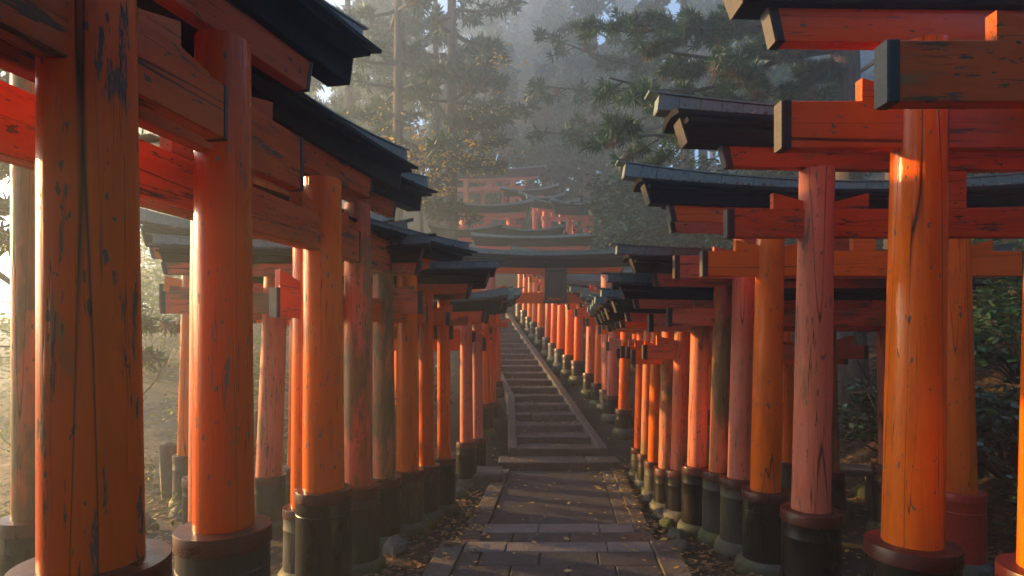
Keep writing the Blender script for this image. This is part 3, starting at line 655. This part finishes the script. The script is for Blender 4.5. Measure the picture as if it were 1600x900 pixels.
# the near cedar with boughs reaching over the path
def cedar(label, x, y, h, r, boughs, bend=.01, mats=(CEDAR, CEDARB), brown=.12, tn=5, tb=14, ln=.16, wd=.022, side=.5, nside=7, flare=1.5):
    z = g(x, y); T = tag(empty('cedar_tree', (x, y, z)), label, 'tree')
    put('trunk', trunk_mesh(h, r, 20, bend, flare), T)
    mw, ml = MB(), MB()
    for (p0, p1, rr, sg) in boughs:
        a = Vector(p0) - Vector((x, y, z)); b = Vector(p1) - Vector((x, y, z))
        bough(mw, ml, a, b, rr, tn, tb, ln, wd, sg, side, 0, brown, .25, nside)
    me = mw.mesh('limbs', TWIG); smooth_angle(me, 60); put('limbs', me, T)
    put('crown', ml.mesh('crown', list(mats)), T)
    return T
bx, by = 4.9, 8.6
def bb(px, py, d): return tuple(at(px, py, d))
tx = lambda z: (bx, by, z)
cedar('big cedar with furrowed trunk behind the right-hand pillars, boughs overhanging the path', bx, by, 13, .27, [
    (tx(6.3), bb(945, 130, 7.4), .05, .10), (tx(6.0), bb(1000, 70, 7.9), .05, .06), (tx(5.6), bb(950, 215, 7.2), .045, .12), (tx(6.4), bb(1040, 55, 8.2), .045, .0), (tx(5.2), bb(1060, 150, 8.2), .045, .1),
    (tx(6.8), bb(1120, 30, 9.0), .05, .05), (tx(5.0), bb(1150, 120, 8.6), .04, .05), (tx(4.7), bb(1130, 190, 9), .04, .1), (tx(7.2), bb(930, 45, 9.0), .05, .1), 
    (tx(5.6), bb(1250, 110, 8.5), .04, .02), (tx(7.5), (6.8, 7.8, 7.4), .05, .1), (tx(8), (5.5, 10.5, 8.2), .05, .1), (tx(9), (3.2, 8.0, 8.9), .05, .1), (tx(10), (6.5, 9.5, 10), .04, .1)], tn=9, tb=44, ln=.165, wd=.010, nside=13, side=.6, brown=.07)
cedar('misty cedar with a hanging bough above the shrubs', 4.6, 15.5, 13, .16, [((4.6, 15.5, z), bb(*q), .05, .1) for z, q in ((9.3, (850, 60, 14)), (8.9, (835, 130, 14)), (8.0, (840, 205, 13.5)), (7.6, (900, 190, 14.5)), (9.6, (900, 40, 15)), (9, (960, 90, 15)), (8.2, (980, 150, 15)), (10, (1010, 30, 16)))], tn=6, tb=14, ln=.26, wd=.028, nside=8, side=.55)
cedar('slimmer cedar trunk just behind the big furrowed cedar', 6.2, 9.6, 12, .14, [((6.2, 9.6, z), (6.2 + 1.9*math.cos(a), 9.6 + 1.9*math.sin(a), z - .3), .04, .1) for z, a in ((4.2, 2.6), (5, .3), (5.8, 3.4), (6.5, 2.2), (7.2, 4.5), (8, 3.0), (9, 1), (10, 5))])
def ring_boughs(x, y, zs, L, n=2, dr=.1, amin=0, amax=6.283):
    out = []
    for z in zs:
        for _ in range(n):
            a = random.uniform(amin, amax); l = L*random.uniform(.6, 1.15)*(1 - .25*(z - zs[0])/max(1, zs[-1]-zs[0]))
            out.append(((x, y, z), (x + l*math.cos(a), y + l*math.sin(a), z - dr*l + random.uniform(-.2, .3)), .05, random.uniform(-.05, .12)))
    return out
for px, d, h, r, zs, L, lab in ((622, 15.5, 15, .17, (5.6, 6.4, 7.0, 7.7, 8.3, 9.0, 9.7, 10.4, 11.2), 2.5, 'tall straight cedar trunk rising behind the left-hand roofs'),
                           (706, 17, 17, .20, (7.2, 7.9, 8.6, 9.2, 9.9, 10.6, 11.3, 12.0, 13), 2.3, 'straight cedar with a thick trunk right of the left cedars, near the misty gates'),
                           (682, 19.5, 14, .15, (9.5, 10.3, 11.2, 12), 2.0, 'slim cedar trunk between the two straight left cedars'),
                           (545, 19, 15, .16, (7, 8, 9, 10, 11, 12), 2.6, 'pale misty cedar above the third left roof')):
    x = xat(px, d)
    cedar(lab, x, d, h, r, ring_boughs(x, d, zs, L, 3), .004, tn=5, tb=9, ln=.32, wd=.035, side=.6, nside=6, brown=.05)
# pine sprays at the left edge
px_, py_ = -5.6, 6.2
cedar('sunlit cedar whose sprays show at the left edge', px_, py_, 9, .13, [((px_, py_, z), bb(*q), .03, .1) for z, q in ((4.2, (25, 265, 5.2)), (3.8, (10, 380, 5.0)), (3.4, (40, 340, 5.6)), (4.6, (20, 110, 5.2)), (3.0, (255, 505, 7.6)), (2.6, (245, 560, 8.0)), (4.6, (240, 215, 7.5)), (5.2, (60, 60, 6)))] +
      ring_boughs(px_, py_, (5.5, 6.2, 7, 7.8), 1.2, 2), tn=5, tb=14, ln=.17, wd=.02)

# yellow maple
def leafy(ml, c, n, rad, size, mi=0, flat=.6):
    for _ in range(n):
        v = Vector((random.gauss(0, 1), random.gauss(0, 1), random.gauss(0, flat)))
        p = c + v*rad*.5
        a = Vector((random.uniform(-1,1), random.uniform(-1,1), random.uniform(-.5,.4))).normalized(); b = a.cross(Vector((random.gauss(0,.5), random.gauss(0,.5), 1))).normalized()
        s = size*random.uniform(.6, 1.2)
        ml.quad([p - a*s*.5, p + b*s*.3, p + a*s*.5, p - b*s*.3], mi)
def twiggy(name, label, cat, base, ends, leafm, n, rad, size, r0=.03, sub=4, group=None, flat=.5, stem=0.0):
    T = tag(empty(name, base), label, cat, group); mw, ml = MB(), MB(); B = Vector(base)
    if stem: mw.tube([(0,0,-.2), (.05,.03,stem*.5), (0,0,stem+.1)], [r0*1.6, r0*1.3, r0], 7)
    for e in ends:
        e = Vector(e) - B; pts = []; L = e.length
        for i in range(6):
            t = i/5; pts.append(Vector((0,0,stem if stem else (-.1 if i == 0 else 0))).lerp(e, t) + Vector((random.gauss(0,.04), random.gauss(0,.04), .12*math.sin(t*3.1)))*(L*(.5 if stem else 1))*(t*(1-t)*2))
        mw.tube(pts, [r0*(1-.85*i/5)+.003 for i in range(6)], 5)
        for k in range(sub):
            t = random.uniform(.4, 1); i = min(4, int(t*5)); q = pts[i].lerp(pts[i+1], t*5-i)
            tip = q + Vector((random.gauss(0,1), random.gauss(0,1), random.gauss(0,.5))).normalized()*L*.22
            mw.tube([q, tip], [r0*.2+.002, .002], 4)
            if n: leafy(ml, q.lerp(tip, .8), n, rad, size, 0, flat)
        if n: leafy(ml, e, n, rad, size, 0, flat)
    put('branches', mw.mesh('branches', TWIG), T)
    if n: put('foliage', ml.mesh('foliage', leafm), T)
    return T
mbx = (xat(655, 15), 15.2, g(xat(655, 15), 15.2))
twiggy('maple_tree', 'yellow-leaved maple between the straight left cedars', 'tree', mbx, [bb(px, py, d) for px, py, d in ((600, 215, 14.5), (640, 190, 15), (665, 225, 15.5), (600, 255, 15), (735, 215, 15), (765, 230, 15.4), (745, 250, 15), (655, 270, 14.8), (690, 300, 15), (720, 240, 16), (655, 310, 15), (770, 105, 15), (640, 235, 14), (570, 230, 15))],
       MAPLE, 15, .6, .12, .04, 4, flat=.22, stem=3.4)
# shrubs
def shrub(label, c, rad, n, mat, size, group=None, name='shrub'):
    z = g(c[0], c[1]); B = Vector((c[0], c[1], z))
    T = tag(empty(name, B), label, 'shrub', group); mw, ml = MB(), MB()
    rx, ry, rz = rad
    for k in range(max(8, n//60)):
        a = random.random()*6.283; e = random.uniform(.1, 1.35); q = random.uniform(.55, 1.0)
        v = Vector((rx*math.cos(a)*math.cos(e)*q, ry*math.sin(a)*math.cos(e)*q, rz*math.sin(e)*q + .1))
        mw.tube([Vector((0,0,-.1)), v*.5 + Vector((random.gauss(0,.08), random.gauss(0,.08), 0)), v], [.014, .008, .003], 4)
        leafy(ml, v, 60, .55*min(rx, rz)*random.uniform(.5, .9)*.7, size, 0, .7)
    put('branches', mw.mesh('branches', TWIG), T); put('foliage', ml.mesh('foliage', mat), T)
    return T
SH = [((3.0, 14.5), (1.5, 1.5, 3.7), 3900, .17, 'dark glossy shrub right of the plaque gate'), ((4.6, 14.0), (1.7, 1.5, 4.2), 4600, .17, 'broad glossy shrub behind the upper right-hand roofs'), ((3.2, 17.5), (1.8, 1.6, 4.2), 3400, .2, 'tall misty glossy shrub beside the small hillside torii'),
      ((6.4, 13.0), (1.7, 1.5, 3.8), 4200, .16, 'glossy shrub near the foot of the big cedar'), ((7.6, 10.8), (1.5, 1.4, 1.8), 2400, .13, 'low glossy shrub right of the slim cedar trunk'),
      ((4.75, 5.6), (.9, .7, .8), 3000, .10, 'glossy bush on the bank at the right edge'), ((5.9, 6.8), (1.2, .9, 1.5), 4200, .11, 'taller glossy bush up the right bank'), ((4.7, 7.3), (.7, .6, .8), 1800, .09, 'small glossy bush beside the big cedar trunk'),
      ((-1.5, 9.2), (.7, .5, .9), 1200, .08, 'dark glossy bush behind the left pillars at the stair foot'), ((4.35, 4.75), (.55, .45, .45), 900, .075, 'small leafy sprig low on the right bank'), ((8.0, 8.0), (1.6, 1.2, 2.2), 3600, .14, 'high glossy bush at the top of the right bank')]
for c, rad, n, sz, lab in SH: shrub(lab, c, rad, n, CAMEL, sz)
for c, rad, n, sz, lab in (((-4.9, 5.0), (.5, .4, .55), 420, .06, 'small sunlit yellow-green bush at the left edge'), ((-4.5, 9.0), (.8, .7, 1.2), 700, .09, 'sunlit thin bush behind the old stone post'), ((-3.7, 10.5), (1.0, .8, 1.6), 900, .1, 'green bush behind the leaning pink pillar'),
                          ((-6.6, 8.6), (1.0, .8, 1.4), 700, .09, 'hazy sunlit bush left of the stone post'), ((-2.2, 9.8), (.5, .5, .9), 360, .07, 'small green bush between the left pillars'), ((-3.0, 7.2), (.5, .4, .55), 420, .06, 'low green bush by the rail fence'), ((-5.4, 7.6), (.8, .6, .9), 700, .07, 'yellow-green bush between the stone post and the left edge'), ((-6.0, 6.0), (.7, .6, .8), 600, .07, 'bright bush low in the mist left of the sunlit sprays'), ((-8.6, 13.5), (1.8, 1.3, 3.6), 1700, .14, 'tall hazy bush seen between the two nearest left pillars'), ((-10.5, 17), (2.2, 1.5, 4.2), 2000, .17, 'largest sun-hazed bush far beyond the left row'), ((-12, 12.5), (2.0, 1.5, 3.0), 1600, .16, 'broad glowing bush in the mist near the left edge'), ((-7.5, 12.5), (1.6, 1.2, 2.6), 1300, .13, 'large sun-hazed bush beyond the left row')):
    shrub(lab, c, rad, n, GREEN, sz)
B0 = (-5.3, 7.4, g(-5.3, 7.4))
twiggy('bare_sapling', 'bare twiggy sapling in the sunlit mist at the left', 'sapling', B0, [bb(*q) for q in ((20, 470, 6.5), (15, 520, 6.5), (5, 300, 6.5), (240, 480, 8), (262, 560, 8), (230, 620, 8), (60, 560, 7))], GREEN, 4, .2, .06, .03, 4)
B1 = (4.35, 6.6, g(4.35, 6.6))
twiggy('bare_sapling', 'bare leaning sapling in front of the big cedar trunk', 'sapling', B1, [bb(*q) for q in ((1310, 470, 6.8), (1350, 600, 6.6), (1385, 560, 6.8))], CAMEL, 5, .2, .06, .022, 3)

# ------------------------------------------------------------------ rocks, posts, odds and ends
def rock(label, x, y, s, mat=ROCK, group=None, zz=None):
    m = MB(); rs = []; sd = random.random()*99
    for i in range(7):
        ph = -math.pi/2 + math.pi*(i+.02)/6.04
        rs.append([])
        for j in range(12):
            a = 2*math.pi*j/12; v = Vector((math.cos(a)*math.cos(ph), math.sin(a)*math.cos(ph), math.sin(ph)))
            k = 1 + .38*mnoise.noise(v*1.5 + Vector((sd, 0, 0))) + .12*mnoise.noise(v*4 + Vector((0, sd, 0)))
            rs[-1].append((v.x*k*s[0], v.y*k*s[1], v.z*k*s[2]))
    m.rings(rs); me = m.mesh('rock', mat); smooth_angle(me, 45)
    o = put('rock', me, None, (x, y, (g(x, y) if zz is None else zz) + s[2]*.35)); tag(o, label, 'rock', group); return o
i = 0
for x, y, s in ((4.15, 6.3, .2), (4.5, 6.45, .24), (4.3, 6.75, .2), (4.75, 6.2, .2), (4.05, 6.7, .16), (4.65, 6.8, .18), (4.4, 6.0, .15)):
    rock('mossy stone heaped at the foot of the big cedar', x, y, (s, s*.8, s*.75), group='mossy stones under the big cedar')
rock('mossy boulder on the right bank beside the red-collared pillar', 4.55, 4.35, (.28, .24, .34)); rock('grey boulder low on the right bank near the frame edge', 4.9, 4.7, (.22, .2, .26))
rock('flat sunlit rock by the old stone post', -3.45, 5.5, (.14, .12, .12)); rock('pointed rock in front of the flat sunlit rock', -3.05, 4.6, (.12, .12, .22)); rock('rounded sunlit rock at the post foot', -3.35, 6.0, (.12, .12, .12))
for k, (x, y) in enumerate(((-.75, 6.25), (-.62, 6.75), (-.55, 7.15), (-.85, 5.6), (-.98, 5.0))):
    rock('mossy cobble along the left kerb', x, y, (.12, .13, .09), group='mossy cobbles along the left kerb')
for k in range(10):
    y = 5.0 + k*.31; rock('mossy cobble along the right kerb', PC(y) + 1.02 + random.uniform(-.03, .05), y, (.09, .10, .07), group='mossy cobbles along the right kerb')
m = MB(); m.box(-.42, .38, -.25, .25, -.2, .12, .02); tag(m.build('stone_block', STEP, None, loc=(xat(738, 7.1)-.02, 7.35, .0)), 'rough stone block under the pinkish pillars left of the stair foot', 'stone block')
m = MB(); m.lathe([(.105, -.1), (.10, .3), (.098, .56), (.085, .60), (.03, .625)], 9, wob=.06, lean=(-.06, 0)); me = m.mesh('stone_post', OLDWOOD); smooth_angle(me, 40)
tag(put('stone_post', me, None, (xat(268, 6.6), 6.6, g(xat(268, 6.6), 6.6))), 'leaning old grey post among the fallen leaves on the left', 'post')
fx = [(-3.6, 8.3), (-2.9, 8.25), (-2.2, 8.2)]
T = tag(empty('rail_fence', (-2.9, 8.25, g(-2.9, 8.25))), 'low weathered wooden rail fence behind the left pillars', 'fence')
for k, (x, y) in enumerate(fx): m = MB(); m.lathe([(.045, -.15), (.042, .62), (.03, .65)], 10, wob=.05); m.build('post', OLDWOOD, T, True, (x+2.9, y-8.25, 0))
for z in (.28, .52): m = MB(); m.tube([(-.85, .06, z+.02), (0, .01, z), (.85, -.04, z-.01)], .032, 8); m.build('rail', OLDWOOD, T, True)
bz = g(3.55, 6.3)
T = tag(empty('low_bench', (3.62, 6.3, bz)), 'low dark wooden bench half hidden behind the faded pink pillar', 'bench')
m = MB(); m.box(-.34, .34, -.17, .17, .38, .44, .008); m.build('seat', OLDWOOD, T)
for sx in (-1, 1):
    m = MB(); m.box(sx*.27-.03, sx*.27+.03, -.14, .14, -.1, .379, .006); m.build('leg', OLDWOOD, T)
m = MB(); m.tube([(0,0,0), (.06,.01,-.035), (.12,.0,-.07), (.2,.02,-.13)], [.012,.011,.008,.004], 6); m.tube([(.12,0,-.07), (.17,.02,-.06)], [.006,.002], 5)
tag(m.build('broken_branch', TWIG, None, loc=tuple(at(398, 378, 5.28))), 'broken lichen-grey branch caught on the roof behind the left row', 'branch')

# fallen leaves
def surf(x, y):
    c = PC(y)
    if y < 4.5 and abs(x - c) < .88: return .222
    if 4.5 <= y < 5.29 and abs(x - c) < .82: return .1
    if 5.29 <= y < STEP_Y0 and abs(x - c) < .84: return .03
    if y >= STEP_Y0 and y < STEP_Y0 + TREAD*NST and XL(y) < x < XR(y):
        return RISE*(int((y - STEP_Y0)/TREAD) + 1) + .008
    return g(x, y) + .012
def scatter(m, n, fx_, fy_, size, mi=0, tilt=.35):
    for _ in range(n):
        x, y = fx_(), fy_(); z = surf(x, y); a = random.random()*6.283; s = size*random.uniform(.4, 1.35)
        u = Vector((math.cos(a), math.sin(a), random.gauss(0, tilt)*.5)).normalized(); v = Vector((-math.sin(a), math.cos(a), random.gauss(0, tilt)*.5)).normalized()
        p = Vector((x, y, z + abs(u.z)*s*.5 + abs(v.z)*s*.35 + random.random()*.006))
        m.quad([p - u*s*.5, p - u*s*.05 - v*s*.28, p + u*s*.5, p - u*s*.05 + v*s*.28], mi)
U = random.uniform
m = MB()
scatter(m, 9000, lambda: U(3.7, 7), lambda: U(2.5, 9.5), .07); scatter(m, 4500, lambda: U(6.5, 11), lambda: U(4, 15), .085); scatter(m, 6500, lambda: U(4.2, 7.5), lambda: U(7, 12), .09); scatter(m, 7500, lambda: U(-9, -1.1), lambda: U(2.5, 14), .075); scatter(m, 3500, lambda: U(-18, -7), lambda: U(6, 22), .13); scatter(m, 1500, lambda: U(-4.6, -2.3), lambda: U(3.5, 8), .07)
scatter(m, 260, lambda: PC(6)+random.choice((-.72, .74))+random.gauss(0, .07), lambda: U(3.2, 7.8), .05); scatter(m, 500, lambda: U(-.3, 1.2), lambda: U(7.9, 15.8), .05)
scatter(m, 1300, lambda: U(1.3, 2.0), lambda: U(3.5, 8), .06); scatter(m, 700, lambda: U(2.0, 3.7), lambda: U(2.5, 10), .06); scatter(m, 900, lambda: U(-1.1, -.35), lambda: U(4.3, 8), .06)
m.build('leaf_litter', LITTER, kind='stuff')
m = MB()
for _ in range(520):
    x, y = U(-13, -2.6), U(4.5, 17); k = fbm(x, y, 11, .35)
    if k < -.15: continue
    c = Vector((x, y, g(x, y) + U(.05, .28) + max(0, k)*.3)); leafy(m, c, 16, .34, .085, 0, .45)
m.build('undergrowth', GREEN, kind='stuff')
m = MB()
scatter(m, 130, lambda: U(-.55, 1.35), lambda: U(3.2, 7.8), .055, tilt=.25); scatter(m, 110, lambda: PC(6)+.84+random.gauss(0, .12), lambda: U(4.2, 7.8), .055); scatter(m, 70, lambda: PC(6)-.84+random.gauss(0, .12), lambda: U(4.2, 7.8), .055)
scatter(m, 420, lambda: U(-.6, 1.3), lambda: U(7.9, 15.9), .06, tilt=.2); scatter(m, 250, lambda: U(1.3, 6), lambda: U(3, 9), .05); scatter(m, 220, lambda: U(-6, -1.2), lambda: U(3, 9), .05)
m.build('yellow_leaves', LITY, kind='stuff')

# ------------------------------------------------------------------ mist
low = min(v[2] for v in mb_ground) ; m = MB(); m.box(-31, 41, -23, 58, low - 1, 35)
hz = m.build('haze', None, kind='stuff')
hm = bpy.data.materials.new('mist'); hm.use_nodes = True; nt = hm.node_tree
nt.nodes.remove(nt.nodes['Principled BSDF'])
pv = nt.nodes.new('ShaderNodeVolumePrincipled'); pv.inputs['Color'].default_value = (.72, .88, 1.0, 1); pv.inputs['Density'].default_value = .013; pv.inputs['Anisotropy'].default_value = .58
nt.links.new(pv.outputs[0], nt.nodes['Material Output'].inputs['Volume'])
hz.data.materials.clear(); hz.data.materials.append(hm)
